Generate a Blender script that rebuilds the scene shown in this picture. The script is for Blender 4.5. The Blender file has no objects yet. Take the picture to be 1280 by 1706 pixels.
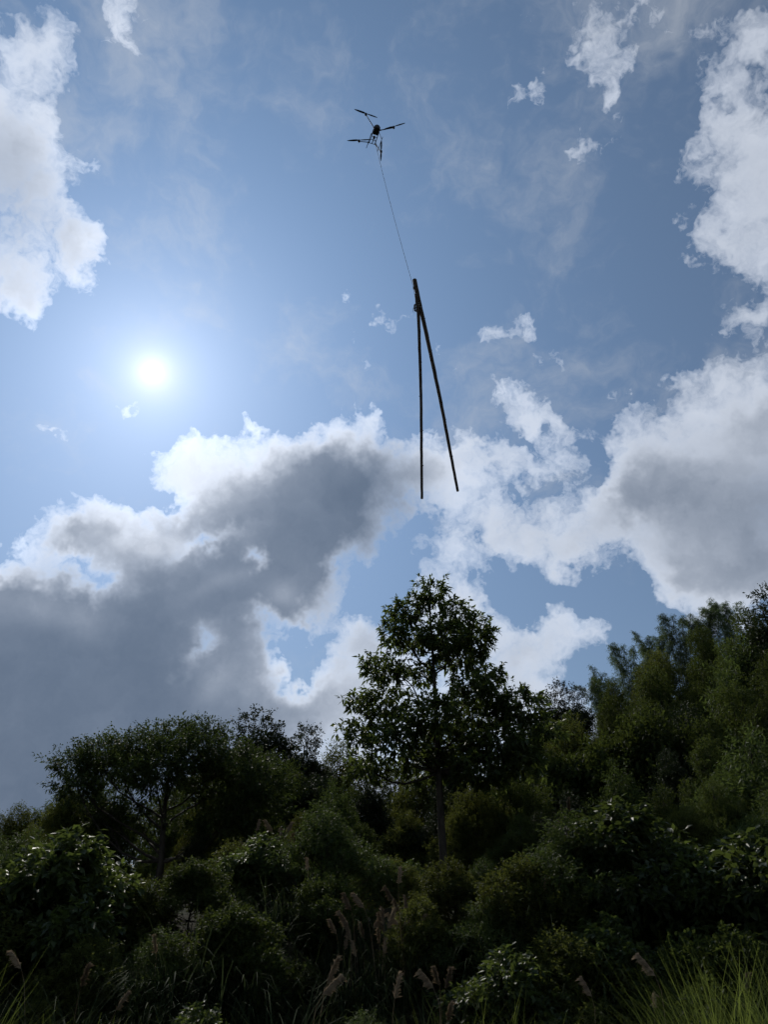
import bpy, math, random
import numpy as np
from mathutils import Vector, Matrix, Euler

scene = bpy.context.scene
R = math.radians

# ------------------------------------------------------------------ camera
cam_data = bpy.data.cameras.new('camera')
cam = bpy.data.objects.new('camera', cam_data)
scene.collection.objects.link(cam)
cam.location = (0, 0, 1.6)
cam.rotation_euler = (R(90 + 30), 0, 0)
cam_data.sensor_fit = 'VERTICAL'
cam_data.angle = 2 * math.atan(853 / 1283)
cam_data.clip_end = 5000
scene.camera = cam

# ------------------------------------------------------------------ sun and sky
SUN_AZ, SUN_EL = -21.2, 38.3          # degrees; azimuth clockwise from +Y
sun_dir = Vector((math.sin(R(SUN_AZ)) * math.cos(R(SUN_EL)),
                  math.cos(R(SUN_AZ)) * math.cos(R(SUN_EL)), math.sin(R(SUN_EL))))
sun_data = bpy.data.lights.new('sun', 'SUN')
sun_data.energy = 2.6
sun_data.angle = R(0.6)
sun_data.color = (1.0, 0.95, 0.86)
sun = bpy.data.objects.new('sun', sun_data)
sun.rotation_euler = sun_dir.to_track_quat('Z', 'Y').to_euler()
sun.location = (-20, 60, 60)
scene.collection.objects.link(sun)

scene.view_settings.view_transform = 'Standard'
scene.view_settings.look = 'None'
scene.view_settings.exposure = 0.0
scene.view_settings.gamma = 1.0
scene.cycles.use_denoising = True
scene.cycles.use_adaptive_sampling = True
scene.cycles.adaptive_threshold = 0.02
scene.cycles.adaptive_min_samples = 12
scene.cycles.max_bounces = 3
scene.cycles.diffuse_bounces = 2
scene.cycles.transmission_bounces = 4
scene.cycles.transparent_max_bounces = 6

# clouds by world direction: azimuth, elevation, half width, half height (degrees), roll, thickness
CLOUDS = [
    (-9.3, 31.1, 6.60, 3.96, 15, 1.5),
    (-3.4, 31.2, 3.21, 4.01, 2, 1.5),
    (-6.0, 26.9, 2.88, 2.66, 3, 0.8),
    (-5.3, 24.0, 1.76, 2.20, -17, 0.5),
    (-18.1, 32.4, 3.38, 1.90, 34, 0.5),
    (-24.3, 26.4, 2.80, 2.32, 12, 0.85),
    (-14.9, 24.5, 9.80, 4.68, 7, 1.5),
    (-23.8, 18.4, 7.75, 4.26, 12, 1.5),
    (-17.0, 15.0, 10.41, 4.40, 9, 1.5),
    (-23.6, 10.3, 9.43, 4.35, 12, 1.5),
    (-28.0, 21.0, 2.07, 1.88, 14, 0.9),
    (-8.3, 24.6, 3.07, 3.50, 24, 0.8),
    (-24.4, 23.9, 1.98, 1.19, -8, -0.82),
    (-22.1, 23.0, 1.05, 1.45, 11, -0.9),
    (-18.8, 29.3, 2.10, 0.76, -6, -0.85),
    (-4.0, 25.8, 1.06, 2.66, -23, -0.85),
    (-8.0, 20.4, 1.04, 1.56, -26, -1.0),
    (-14.3, 27.2, 2.58, 0.69, 27, -0.81),
    (-14.2, 19.4, 0.75, 1.67, -23, -0.81),
    (-11.1, 19.6, 3.40, 2.98, 6, 0.5),
    (-32.1, 14.5, 7.50, 7.84, 16, 1.4),
    (-14.1, 9.3, 19.37, 3.10, 7, 1.2),
    (-0.5, 24.1, 1.86, 1.86, -35, -0.7),
    (-6.5, 18.8, 1.72, 1.21, 28, -0.8),
    (-21.1, 30.6, 1.24, 1.65, 10, -0.6),
    (-30.2, 26.2, 2.26, 2.26, 15, -0.8),
    (-25.1, 31.3, 2.80, 1.44, 27, -0.5),
    (1.1, 37.2, 1.76, 1.59, -1, -0.5),
    (-10.5, 26.4, 1.14, 0.87, -25, -1.3),
    (-9.5, 22.3, 1.13, 1.47, 35, -1.2),
    (5.3, 32.7, 3.77, 2.66, -3, 0.76),
    (12.4, 37.0, 2.37, 1.64, -6, 0.7),
    (16.6, 35.0, 3.40, 1.19, -23, 0.52),
    (12.1, 33.1, 4.13, 1.74, -1, 0.68),
    (7.5, 27.7, 3.75, 2.56, -4, 0.72),
    (13.0, 28.2, 3.68, 2.60, -6, 0.72),
    (15.1, 25.6, 2.77, 1.71, -7, 0.54),
    (2.7, 32.8, 2.00, 2.23, -1, 0.6),
    (11.8, 30.3, 3.92, 1.13, -6, 0.2),
    (17.1, 27.7, 1.69, 1.69, -8, 0.3),
    (18.6, 32.3, 0.93, 2.52, 1, -0.5),
    (12.4, 35.1, 2.16, 0.69, -6, -0.3),
    (8.1, 34.5, 2.20, 1.06, -4, 0.35),
    (27.4, 28.1, 6.05, 4.88, -13, 1.4),
    (22.6, 30.8, 3.27, 3.27, -11, 0.9),
    (31.7, 32.5, 4.50, 2.44, -15, 0.95),
    (22.4, 23.5, 3.02, 2.82, -11, 0.75),
    (27.6, 22.7, 4.58, 2.48, -13, 1.1),
    (19.9, 29.1, 2.29, 2.50, -10, 0.6),
    (-1.2, 19.1, 3.26, 2.61, 31, 0.85),
    (6.1, 21.2, 3.92, 3.48, -3, 0.78),
    (12.0, 19.6, 3.39, 1.78, -6, 0.72),
    (-6.7, 15.6, 4.22, 1.90, 3, 0.7),
    (9.9, 16.7, 6.31, 2.10, -5, 0.55),
    (13.7, 22.2, 1.11, 1.53, -7, 0.5),
    (15.7, 20.3, 2.71, 1.00, -20, 0.5),
    (2.2, 15.3, 8.49, 2.55, -1, 0.6),
    (18.0, 13.8, 9.83, 1.97, -9, 0.45),
    (11.0, 10.6, 19.95, 2.39, -6, 0.6),
    (4.9, 24.0, 3.09, 1.76, -2, 0.5),
    (13.4, 23.3, 4.71, 0.94, -7, -0.35),
    (19.4, 21.8, 1.64, 2.46, -10, -0.5),
    (0.0, 25.2, 2.22, 2.67, 0, -0.3),
    (-34.0, 44.9, 3.75, 4.11, 17, 0.9),
    (-38.2, 49.2, 2.67, 3.00, 20, 0.85),
    (-38.7, 54.3, 3.04, 2.88, 21, 0.72),
    (-28.6, 44.5, 1.58, 2.34, 34, 0.68),
    (-33.8, 40.9, 2.18, 1.27, 17, 0.5),
    (-32.2, 58.6, 1.30, 1.95, 18, 0.55),
    (35.8, 44.3, 3.16, 3.86, -18, 0.6),
    (30.8, 44.1, 2.40, 1.85, -16, 0.5),
    (34.6, 50.8, 2.91, 3.08, -48, 0.48),
    (37.7, 48.3, 2.36, 4.05, -19, 0.46),
    (39.5, 55.5, 3.77, 3.14, -21, 0.5),
    (29.9, 46.6, 0.96, 0.96, -15, 0.34),
    (25.8, 59.3, 2.35, 3.36, -25, 0.5),
    (25.3, 55.9, 1.41, 2.81, -4, 0.45),
    (17.6, 57.8, 1.97, 1.50, 20, 0.46),
    (20.1, 52.7, 2.44, 1.58, -1, 0.5),
    (0.3, 44.8, 2.80, 1.36, -10, 0.62),
    (15.4, 40.3, 2.19, 1.34, -23, 0.56),
    (32.9, 39.2, 2.21, 1.25, -16, 0.5),
    (27.6, 36.1, 4.30, 1.64, 11, 0.5),
    (-27.1, 32.9, 1.49, 0.79, -17, 0.66),
    (-0.8, 36.5, 1.50, 0.62, 0, 0.46),
    (-30.2, 33.3, 2.29, 1.52, -15, 0.2),
    (-22.6, 35.8, 1.14, 0.57, -4, 0.46),
    (10.8, 42.1, 1.91, 1.10, -6, 0.45),
    (-12.3, 62.8, 0.81, 0.68, 7, 0.46),
]

# the same kind of broken cumulus goes on round the sides (and, mirrored, behind)
CLOUDS += [(48, 40, 9, 6, 10, 1.1), (62, 22, 12, 6, -5, 1.3), (85, 45, 10, 6, 0, .9), (84, 16, 10, 4, 0, 1.2),
           (-52, 33, 9, 6, 0, 1.0), (-60, 16, 12, 5, 0, 1.4), (-70, 48, 11, 6, 12, .9), (-88, 24, 9, 5, 0, 1.2)]


class Nodes:
    def __init__(self, tree):
        self.t = tree

    def new(self, kind, **kw):
        n = self.t.nodes.new(kind)
        for k, v in kw.items():
            setattr(n, k, v)
        return n

    def put(self, sock, v):
        if isinstance(v, bpy.types.NodeSocket):
            self.t.links.new(v, sock)
        elif v is not None:
            sock.default_value = v

    def math(self, op, a, b=None, c=None, clamp=False):
        n = self.new('ShaderNodeMath', operation=op, use_clamp=clamp)
        for i, v in enumerate((a, b, c)):
            self.put(n.inputs[i], v)
        return n.outputs[0]

    def vec(self, op, a, b=None, scale=None):
        n = self.new('ShaderNodeVectorMath', operation=op)
        self.put(n.inputs[0], a)
        self.put(n.inputs[1], b)
        if scale is not None:
            self.put(n.inputs['Scale'], scale)
        return n.outputs['Value'] if op in ('DOT_PRODUCT', 'LENGTH', 'DISTANCE') else n.outputs['Vector']

    def vec3(self, op, a, b=None, c=None):
        n = self.new('ShaderNodeVectorMath', operation=op)
        for i, v in enumerate((a, b, c)):
            self.put(n.inputs[i], v)
        return n.outputs['Vector']

    def noise(self, v, scale, detail, rough=.5, lac=2.0, dist=0.0, out='Fac'):
        n = self.new('ShaderNodeTexNoise')
        self.put(n.inputs['Vector'], v)
        self.put(n.inputs['Scale'], scale)
        self.put(n.inputs['Detail'], detail)
        self.put(n.inputs['Roughness'], rough)
        self.put(n.inputs['Lacunarity'], lac)
        self.put(n.inputs['Distortion'], dist)
        return n.outputs[out]

    def ramp(self, v, a, b, c=0.0, d=1.0, kind='SMOOTHSTEP'):
        n = self.new('ShaderNodeMapRange', interpolation_type=kind)
        for i, x in enumerate((v, a, b, c, d)):
            self.put(n.inputs[i], x)
        return n.outputs[0]

    def mix(self, f, a, b, blend='MIX'):
        n = self.new('ShaderNodeMix', data_type='RGBA', blend_type=blend)
        self.put(n.inputs[0], f)
        self.put(n.inputs[6], a)
        self.put(n.inputs[7], b)
        return n.outputs[2]


def cloud_group(name, clouds, fine):
    """Direction in, cloud thickness out: soft masses broken up by turbulence."""
    g = bpy.data.node_groups.new(name, 'ShaderNodeTree')
    g.interface.new_socket('Direction', in_out='INPUT', socket_type='NodeSocketVector')
    g.interface.new_socket('Thickness', in_out='OUTPUT', socket_type='NodeSocketFloat')
    g.interface.new_socket('Body', in_out='OUTPUT', socket_type='NodeSocketFloat')
    N = Nodes(g)
    gi, go = N.new('NodeGroupInput'), N.new('NodeGroupOutput')
    d = gi.outputs[0]
    w1 = N.vec('SCALE', N.vec('SUBTRACT', N.noise(d, 7, 2, out='Color'), (.5, .5, .5)), scale=.05)
    p = N.vec('ADD', d, w1)
    if fine:
        w2 = N.vec('SCALE', N.vec('SUBTRACT', N.noise(d, 30, 3, .6, out='Color'), (.5, .5, .5)), scale=.06)
        p = N.vec('ADD', p, w2)
    # sky-dome chart: (x, |y|) / (1 + z), which keeps shapes true
    sp = N.new('ShaderNodeSeparateXYZ')
    N.put(sp.inputs[0], p)
    den = N.math('ADD', sp.outputs[2], 1.0)
    cx = N.math('DIVIDE', sp.outputs[0], den)
    cy = N.math('DIVIDE', N.math('ABSOLUTE', sp.outputs[1]), den)
    total = None
    for k in range(0, len(clouds), 3):            # three masses to a vector
        rows = []
        for az, el, rw, rh, roll, w in (clouds[k:k + 3] + [clouds[0][:5] + (0.0,)] * 2)[:3]:
            a, e = R(az), R(el)
            s = 1 + math.sin(e)
            c = Vector((math.sin(a), math.cos(a))) * math.cos(e) / s
            east, up = Vector((math.cos(a), -math.sin(a))), Vector((-math.sin(a), -math.cos(a)))
            cr, sr = math.cos(R(roll)), math.sin(R(roll))
            ux = (east * cr + up * sr) * s / R(rw)
            vx = (up * cr - east * sr) * s / R(rh)
            rows.append((ux.x, ux.y, -ux.dot(c), vx.x, vx.y, -vx.dot(c), w))
        cols = list(zip(*rows))
        u = N.vec3('MULTIPLY_ADD', cx, cols[0], N.vec3('MULTIPLY_ADD', cy, cols[1], cols[2]))
        v = N.vec3('MULTIPLY_ADD', cx, cols[3], N.vec3('MULTIPLY_ADD', cy, cols[4], cols[5]))
        r2 = N.vec3('MULTIPLY_ADD', u, u, N.vec3('MULTIPLY', v, v))
        gsn = N.vec3('POWER', (math.exp(-1),) * 3, r2)
        part = N.vec('DOT_PRODUCT', gsn, cols[6])
        total = part if total is None else N.math('ADD', part, total)
        if k % 9 == 6:                            # a chain keeps the shader's stack small
            cx = N.math('MULTIPLY_ADD', total, 1e-7, cx)
    total = N.math('MINIMUM', total, 1.9)
    body = N.math('MULTIPLY_ADD', N.math('SUBTRACT', N.noise(p, 7, 5, .5), .5), 1.5, total)
    N.put(go.inputs[1], N.math('SUBTRACT', body, .2))
    if fine:
        n1 = N.math('SUBTRACT', N.noise(p, 11, 9, .58, 2.1), .5)
        n2 = N.math('SUBTRACT', N.noise(N.vec('ADD', p, w2), 34, 6, .6, 2.1), .5)
        f = N.math('MULTIPLY_ADD', n1, 1.6, total)
        f = N.math('MULTIPLY_ADD', n2, .55, f)
        vo = N.new('ShaderNodeTexVoronoi', feature='F1')
        N.put(vo.inputs['Vector'], p)
        vo.inputs['Scale'].default_value = 20
        vo.inputs['Detail'].default_value = 2
        vo.inputs['Roughness'].default_value = .55
        f = N.math('MULTIPLY_ADD', vo.outputs['Distance'], -.42, f)
        N.put(go.inputs[0], N.math('SUBTRACT', f, .03))
    return g


world = bpy.data.worlds.new('World')
scene.world = world
world.use_nodes = True
world.cycles.sampling_method = 'MANUAL'
world.cycles.sample_map_resolution = 256
wt = world.node_tree
wt.nodes.clear()
N = Nodes(wt)
tc = N.new('ShaderNodeTexCoord')
dirn = N.vec('NORMALIZE', tc.outputs['Generated'])
sky = N.new('ShaderNodeTexSky', sky_type='NISHITA')
sky.sun_disc = False
sky.sun_elevation = R(SUN_EL)
sky.sun_rotation = R(SUN_AZ)
sky.altitude = 200
sky.air_density = 1.0
sky.dust_density = 0.3
sky.ozone_density = 1.2
SKY_STRENGTH = 0.05
blue = N.vec('SCALE', sky.outputs[0], scale=SKY_STRENGTH)
# aureole of the veiled sun
cosang = N.vec('DOT_PRODUCT', dirn, tuple(sun_dir))
ang = N.math('MULTIPLY', N.math('ARCCOSINE', N.math('MINIMUM', cosang, 1.0)), 180 / math.pi)
core = N.math('EXPONENT', N.math('DIVIDE', ang, -.8))
halo = N.math('EXPONENT', N.math('DIVIDE', ang, -3.5))
wide = N.math('EXPONENT', N.math('MULTIPLY', N.math('DIVIDE', ang, 20.0), -1.0))
aure = N.vec('ADD', N.vec('SCALE', (1, .86, .6), scale=N.math('MULTIPLY', core, .8)),
             N.vec('ADD', N.vec('SCALE', (1, .93, .82), scale=N.math('MULTIPLY', halo, .34)),
                   N.vec('ADD', (.028, .032, .036), N.vec('SCALE', (.13, .32, .62), scale=wide))))
clear = N.vec('ADD', blue, aure)

def thickness(v, grp):
    n = N.new('ShaderNodeGroup')
    n.node_tree = grp
    N.put(n.inputs[0], v)
    return [N.math('MAXIMUM', o, 0.0) for o in n.outputs]
tau, body = thickness(dirn, cloud_group('cloud_thickness', CLOUDS, True))
# the same clouds a little nearer to the sun: what the sunlight has come through
tang = N.vec('NORMALIZE', N.vec('SUBTRACT', tuple(sun_dir), N.vec('SCALE', dirn, scale=cosang)))
off = N.vec('NORMALIZE', N.vec('ADD', dirn, N.vec('SCALE', tang, scale=.055)))
tau_s = thickness(off, cloud_group('cloud_towards_sun', [c for c in CLOUDS if c[5] < -.8 or c[5] > .8 and c[2] * c[3] > 12], False))[1]
alpha = N.math('SUBTRACT', 1.0, N.math('EXPONENT', N.math('MULTIPLY', tau, N.ramp(body, .2, 1.2, -1.2, -4.0))))
depth = N.math('MULTIPLY_ADD', tau, .3, N.math('MULTIPLY_ADD', body, .66, N.math('MULTIPLY', tau_s, .42)))
through = N.math('EXPONENT', N.math('MULTIPLY', depth, -1.5))
phase = N.math('MULTIPLY_ADD', N.math('EXPONENT', N.math('DIVIDE', ang, -12.0)), 1.6, 1.3)
lit = N.vec('SCALE', (1.0, .985, .97), scale=N.math('MULTIPLY', through, phase))
deep = N.vec('SCALE', (.048, .077, .126), scale=N.ramp(ang, 5, 45, 1.25, .9))
seep = N.vec('SCALE', (.112, .156, .235), scale=N.math('EXPONENT', N.math('MULTIPLY', depth, -.5)))
cloud = N.vec('ADD', N.vec('ADD', lit, seep), deep)
# thin drawn-out veil between the cumulus
vw = N.vec('ADD', N.vec('MULTIPLY', dirn, (1.0, .8, 1.6)), N.vec('SCALE', N.noise(dirn, 6, 4, .6, out='Color'), scale=.22))
veil = N.math('MULTIPLY', N.ramp(N.noise(vw, 4.5, 9, .62), .48, .78), .5)
veil_col = N.vec('SCALE', (.62, .66, .72), scale=N.math('MULTIPLY_ADD', N.math('EXPONENT', N.math('DIVIDE', ang, -18.0)), .6, .75))
final = N.mix(alpha, N.mix(veil, clear, veil_col), cloud)
bg = N.new('ShaderNodeBackground')
N.put(bg.inputs[0], final)
bg.inputs[1].default_value = 1.0
wo = N.new('ShaderNodeOutputWorld')
wt.links.new(bg.outputs[0], wo.inputs[0])

# ------------------------------------------------------------------ helpers
C = scene.collection


def smooth(a, b, v):
    t = np.clip((np.asarray(v, float) - a) / (b - a), 0, 1)
    return t * t * (3 - 2 * t)


def ground_z(x, y):
    x, y = np.asarray(x, float), np.asarray(y, float)
    yy = np.maximum(y, 0)
    far = np.minimum(yy, 70)
    h = .03 * far + 1.9 * smooth(9.3, 14, yy)
    h = h + 19 * smooth(2, 40, x + .15 * (far - 20)) * smooth(13, 60, yy) * (1 - smooth(75, 190, yy))
    h = h - 1.0 * smooth(-8, -30, x) * smooth(12, 30, yy)
    h = h + .12 * np.sin(x * 1.3 + 2 * np.sin(y * .7)) * np.sin(y * .9 + 1.0) * smooth(2, 8, yy)
    return h


def gz(x, y):
    return float(ground_z(x, y))


def mesh_from(name, verts, faces, mat=None, smooth_shade=False):
    """verts (n,3) array, faces an (m,3) or (m,4) array or a list of tuples."""
    me = bpy.data.meshes.new(name)
    if isinstance(faces, np.ndarray):
        v = np.ascontiguousarray(verts, dtype=np.float32)
        k = faces.shape[1]
        me.vertices.add(len(v))
        me.vertices.foreach_set('co', v.ravel())
        me.loops.add(faces.size)
        me.loops.foreach_set('vertex_index', np.ascontiguousarray(faces, dtype=np.int32).ravel())
        me.polygons.add(len(faces))
        me.polygons.foreach_set('loop_start', np.arange(0, faces.size, k, dtype=np.int32))
        me.update(calc_edges=True)
    else:
        me.from_pydata([tuple(map(float, q)) for q in verts], [], faces)
    if smooth_shade:
        me.polygons.foreach_set('use_smooth', np.ones(len(me.polygons), dtype=bool))
    if mat:
        me.materials.append(mat)
    return me


def link(name, me, parent=None, loc=(0, 0, 0), rot=(0, 0, 0)):
    o = bpy.data.objects.new(name, me)
    C.objects.link(o)
    o.location = loc
    o.rotation_euler = rot
    o.parent = parent
    return o


def tag(o, label, cat, group=None):
    o['label'] = label
    o['category'] = cat
    if group:
        o['group'] = group
    return o


class Geo:
    """Collects tubes, boxes and lathes into one mesh."""
    def __init__(self):
        self.v, self.f = [], []

    def tube(self, pts, radii, sides=6, cap=True):
        pts = [Vector(q) for q in pts]
        n0 = len(self.v)
        ref = Vector((.31, .87, .21))
        for i, q in enumerate(pts):
            t = (pts[min(i + 1, len(pts) - 1)] - pts[max(i - 1, 0)]).normalized()
            a = t.cross(ref)
            if a.length < .1:
                a = t.cross(Vector((1, 0, 0)))
            a.normalize()
            b = t.cross(a)
            for k in range(sides):
                w = 2 * math.pi * k / sides
                self.v.append(q + (a * math.cos(w) + b * math.sin(w)) * radii[i])
        for i in range(len(pts) - 1):
            for k in range(sides):
                k2 = (k + 1) % sides
                self.f.append((n0 + i * sides + k, n0 + i * sides + k2, n0 + (i + 1) * sides + k2, n0 + (i + 1) * sides + k))
        if cap:
            self.f.append(tuple(n0 + k for k in range(sides))[::-1])
            self.f.append(tuple(n0 + (len(pts) - 1) * sides + k for k in range(sides)))
        return self

    def box(self, lo, hi, taper=1.0):
        n0 = len(self.v)
        cx, cy = (lo[0] + hi[0]) / 2, (lo[1] + hi[1]) / 2
        for z, s in ((lo[2], taper), (hi[2], 1.0)):
            for x, y in ((lo[0], lo[1]), (hi[0], lo[1]), (hi[0], hi[1]), (lo[0], hi[1])):
                self.v.append(Vector((cx + (x - cx) * s, cy + (y - cy) * s, z)))
        for q in ((3, 2, 1, 0), (4, 5, 6, 7), (0, 1, 5, 4), (1, 2, 6, 5), (2, 3, 7, 6), (3, 0, 4, 7)):
            self.f.append(tuple(n0 + i for i in q))
        return self

    def prism(self, outline, z0, z1, inset=0.0):
        """Closed outline (x, y) raised from z0 to z1, its rims drawn in by inset."""
        n0, n = len(self.v), len(outline)
        cx = sum(q[0] for q in outline) / n
        cy = sum(q[1] for q in outline) / n
        h = (z1 - z0) * .25
        for z, s in ((z0, 1 - inset), (z0 + h, 1), (z1 - h, 1), (z1, 1 - inset)):
            for x, y in outline:
                self.v.append(Vector((cx + (x - cx) * s, cy + (y - cy) * s, z)))
        for i in range(3):
            for k in range(n):
                k2 = (k + 1) % n
                self.f.append((n0 + i * n + k, n0 + i * n + k2, n0 + (i + 1) * n + k2, n0 + (i + 1) * n + k))
        self.f.append(tuple(n0 + k for k in range(n))[::-1])
        self.f.append(tuple(n0 + 3 * n + k for k in range(n)))
        return self

    def mesh(self, name, mat, smooth_shade=False):
        return mesh_from(name, self.v, self.f, mat, smooth_shade)


# ------------------------------------------------------------------ materials
def new_mat(name):
    m = bpy.data.materials.new(name)
    m.use_nodes = True
    m.node_tree.nodes.clear()
    return m, Nodes(m.node_tree)


def finish(N, shader):
    o = N.new('ShaderNodeOutputMaterial')
    N.t.links.new(shader, o.inputs[0])


def principled(N, col, rough, spec=.5, metal=0.0, normal=None):
    b = N.new('ShaderNodeBsdfPrincipled')
    N.put(b.inputs['Base Color'], col)
    N.put(b.inputs['Roughness'], rough)
    N.put(b.inputs['Metallic'], metal)
    N.put(b.inputs['Specular IOR Level'], spec)
    if normal is not None:
        N.put(b.inputs['Normal'], normal)
    return b.outputs[0]


def leaf_mat(name, dark, light, glow, rough=.42, thin=.32, spec=.5):
    """Leaf: two greens spread over the leaves and the crown, some light coming through."""
    m, N = new_mat(name)
    geo = N.new('ShaderNodeNewGeometry')
    tc = N.new('ShaderNodeTexCoord')
    patch = N.noise(tc.outputs['Object'], .8, 3, .6)
    f = N.math('ADD', N.math('MULTIPLY', geo.outputs['Random Per Island'], .65), N.math('MULTIPLY', patch, .5))
    f = N.ramp(f, .25, .95)
    info = N.new('ShaderNodeObjectInfo')
    tone = N.math('MULTIPLY_ADD', info.outputs['Random'], .5, .75)
    col = N.vec('SCALE', N.mix(f, (*dark, 1), (*light, 1)), scale=tone)
    a = principled(N, col, rough, spec)
    t = N.new('ShaderNodeBsdfTranslucent')
    N.put(t.inputs[0], N.vec('SCALE', N.mix(f, tuple(g * .6 for g in glow) + (1,), (*glow, 1)), scale=tone))
    mx = N.new('ShaderNodeMixShader')
    mx.inputs[0].default_value = thin
    N.t.links.new(a, mx.inputs[1])
    N.t.links.new(t.outputs[0], mx.inputs[2])
    finish(N, mx.outputs[0])
    return m


def bark_mat(name, a, b, scale=6, rough=.9):
    m, N = new_mat(name)
    tc = N.new('ShaderNodeTexCoord')
    mp = N.new('ShaderNodeMapping')
    N.put(mp.inputs[0], tc.outputs['Object'])
    mp.inputs['Scale'].default_value = (1, 1, .25)
    n = N.noise(mp.outputs[0], scale, 6, .65)
    bump = N.new('ShaderNodeBump')
    N.put(bump.inputs['Height'], n)
    bump.inputs['Strength'].default_value = .6
    bump.inputs['Distance'].default_value = .02
    finish(N, principled(N, N.mix(N.ramp(n, .35, .65), (*a, 1), (*b, 1)), rough, .2, 0, bump.outputs[0]))
    return m


def plain_mat(name, a, b, rough, metal=0.0, scale=20, spec=.5):
    m, N = new_mat(name)
    tc = N.new('ShaderNodeTexCoord')
    n = N.noise(tc.outputs['Object'], scale, 4)
    finish(N, principled(N, N.mix(N.ramp(n, .35, .65), (*a, 1), (*b, 1)), rough, spec, metal))
    return m


M_TALL = leaf_mat('glossy_long_leaves', (.022, .036, .012), (.045, .064, .020), (.15, .20, .04), .5, .36, .3)
M_SPREAD = leaf_mat('small_feathery_leaves', (.024, .040, .014), (.052, .074, .024), (.13, .18, .04), .62, .32, .12)
M_GREEN = leaf_mat('woodland_leaves', (.022, .036, .012), (.052, .068, .018), (.12, .155, .03), .66, .34, .09)
M_OLIVE = leaf_mat('yellowish_leaves', (.034, .046, .014), (.072, .084, .024), (.16, .18, .035), .68, .38, .08)
M_DARK = leaf_mat('evergreen_leaves', (.014, .023, .012), (.030, .042, .018), (.05, .07, .02), .6, .2, .14)
M_BAMBOO = leaf_mat('bamboo_leaves', (.045, .068, .032), (.085, .115, .05), (.17, .24, .09), .55, .4, .2)
M_GRASS = leaf_mat('fresh_grass', (.045, .066, .016), (.10, .125, .03), (.21, .26, .05), .65, .42, .05)
M_REED = leaf_mat('silver_grass_blades', (.016, .026, .012), (.04, .052, .022), (.06, .08, .03), .7, .2, .02)
M_PLUME = leaf_mat('seed_plumes', (.22, .165, .11), (.37, .295, .21), (.40, .31, .21), .85, .5, .05)
M_BARK = bark_mat('tree_bark', (.025, .02, .016), (.05, .042, .033))
M_LOG = bark_mat('pole_bark', (.03, .021, .015), (.065, .047, .033), 9)
M_CUT = plain_mat('cut_wood', (.30, .21, .12), (.38, .28, .17), .8)
M_CULM = plain_mat('bamboo_culms', (.05, .075, .03), (.08, .10, .04), .5)
M_ROPE = plain_mat('rope_fibre', (.09, .085, .08), (.14, .13, .12), .85)
M_CARBON = plain_mat('carbon_tube', (.012, .012, .014), (.022, .022, .025), .65, 0, 60, .2)
M_SHELL = plain_mat('drone_shell', (.03, .03, .034), (.045, .045, .05), .6, 0, 20, .25)
M_MOTOR = plain_mat('motor_alloy', (.03, .03, .034), (.05, .05, .055), .6, .3)
M_BLADE = plain_mat('blade_plastic', (.015, .015, .016), (.025, .025, .027), .65, 0, 20, .2)


def ground_mat():
    m, N = new_mat('earth_and_leaf_litter')
    geo = N.new('ShaderNodeNewGeometry')
    n = N.noise(geo.outputs['Position'], .8, 8, .65)
    n2 = N.noise(geo.outputs['Position'], 9, 6, .7)
    c = N.mix(N.ramp(n, .35, .65), (.022, .02, .012, 1), (.03, .042, .015, 1))
    c = N.mix(N.ramp(n2, .4, .7), c, (.055, .045, .028, 1))
    bump = N.new('ShaderNodeBump')
    N.put(bump.inputs['Height'], n2)
    bump.inputs['Distance'].default_value = .08
    finish(N, principled(N, c, .95, .15, 0, bump.outputs[0]))
    return m


# ------------------------------------------------------------------ ground
def axis_steps(lo, hi, fine_lo, fine_hi, step):
    out = list(np.arange(fine_lo, fine_hi + 1e-6, step))
    s, q = step, fine_hi
    while q < hi:
        s *= 1.25
        q += s
        out.append(q)
    s, q = step, fine_lo
    while q > lo:
        s *= 1.25
        q -= s
        out.insert(0, q)
    return np.array(out)


gx, gy = axis_steps(-2500, 2500, -40, 50, .8), axis_steps(-2500, 2500, -4, 80, .8)
X, Y = np.meshgrid(gx, gy)
nx, ny = len(gx), len(gy)
idx = np.arange(nx * ny).reshape(ny, nx)
quads = np.stack([idx[:-1, :-1], idx[:-1, 1:], idx[1:, 1:], idx[1:, :-1]], -1).reshape(-1, 4)
ground = link('ground', mesh_from('ground', np.stack([X, Y, ground_z(X, Y)], -1).reshape(-1, 3), quads, ground_mat(), True))
ground['kind'] = 'structure'


def spot(az, dist):
    x, y = dist * math.sin(R(az)), dist * math.cos(R(az))
    return x, y, gz(x, y)


# ------------------------------------------------------------------ leaves
def unit(a):
    return a / np.maximum(np.linalg.norm(a, axis=-1, keepdims=True), 1e-9)


def leaves(P, D, L, W, rng, droop=.15, folded=True):
    """Leaf blades at P pointing along D; returns vertices and triangles."""
    n = len(P)
    up = unit(np.array([0, 0, 1.0]) + rng.normal(0, .45, (n, 3)))
    S = unit(np.cross(D, up))
    Nn = np.cross(S, D)
    L, W = L[:, None], W[:, None]
    base = P
    left = P + D * L * .42 + S * W * .5
    right = P + D * L * .42 - S * W * .5
    tip = P + D * L
    tip[:, 2] -= (droop * L[:, 0])
    if folded:
        mid = P + D * L * .45 - Nn * W * .22
        V = np.stack([base, left, right, tip, mid], 1).reshape(-1, 3)
        T = np.array([[0, 2, 4], [0, 4, 1], [4, 2, 3], [4, 3, 1]])
        k = 5
    else:
        V = np.stack([base, left, right, tip], 1).reshape(-1, 3)
        T = np.array([[0, 2, 3], [0, 3, 1]])
        k = 4
    F = (np.arange(n)[:, None, None] * k + T[None]).reshape(-1, 3)
    return V, F


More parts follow.
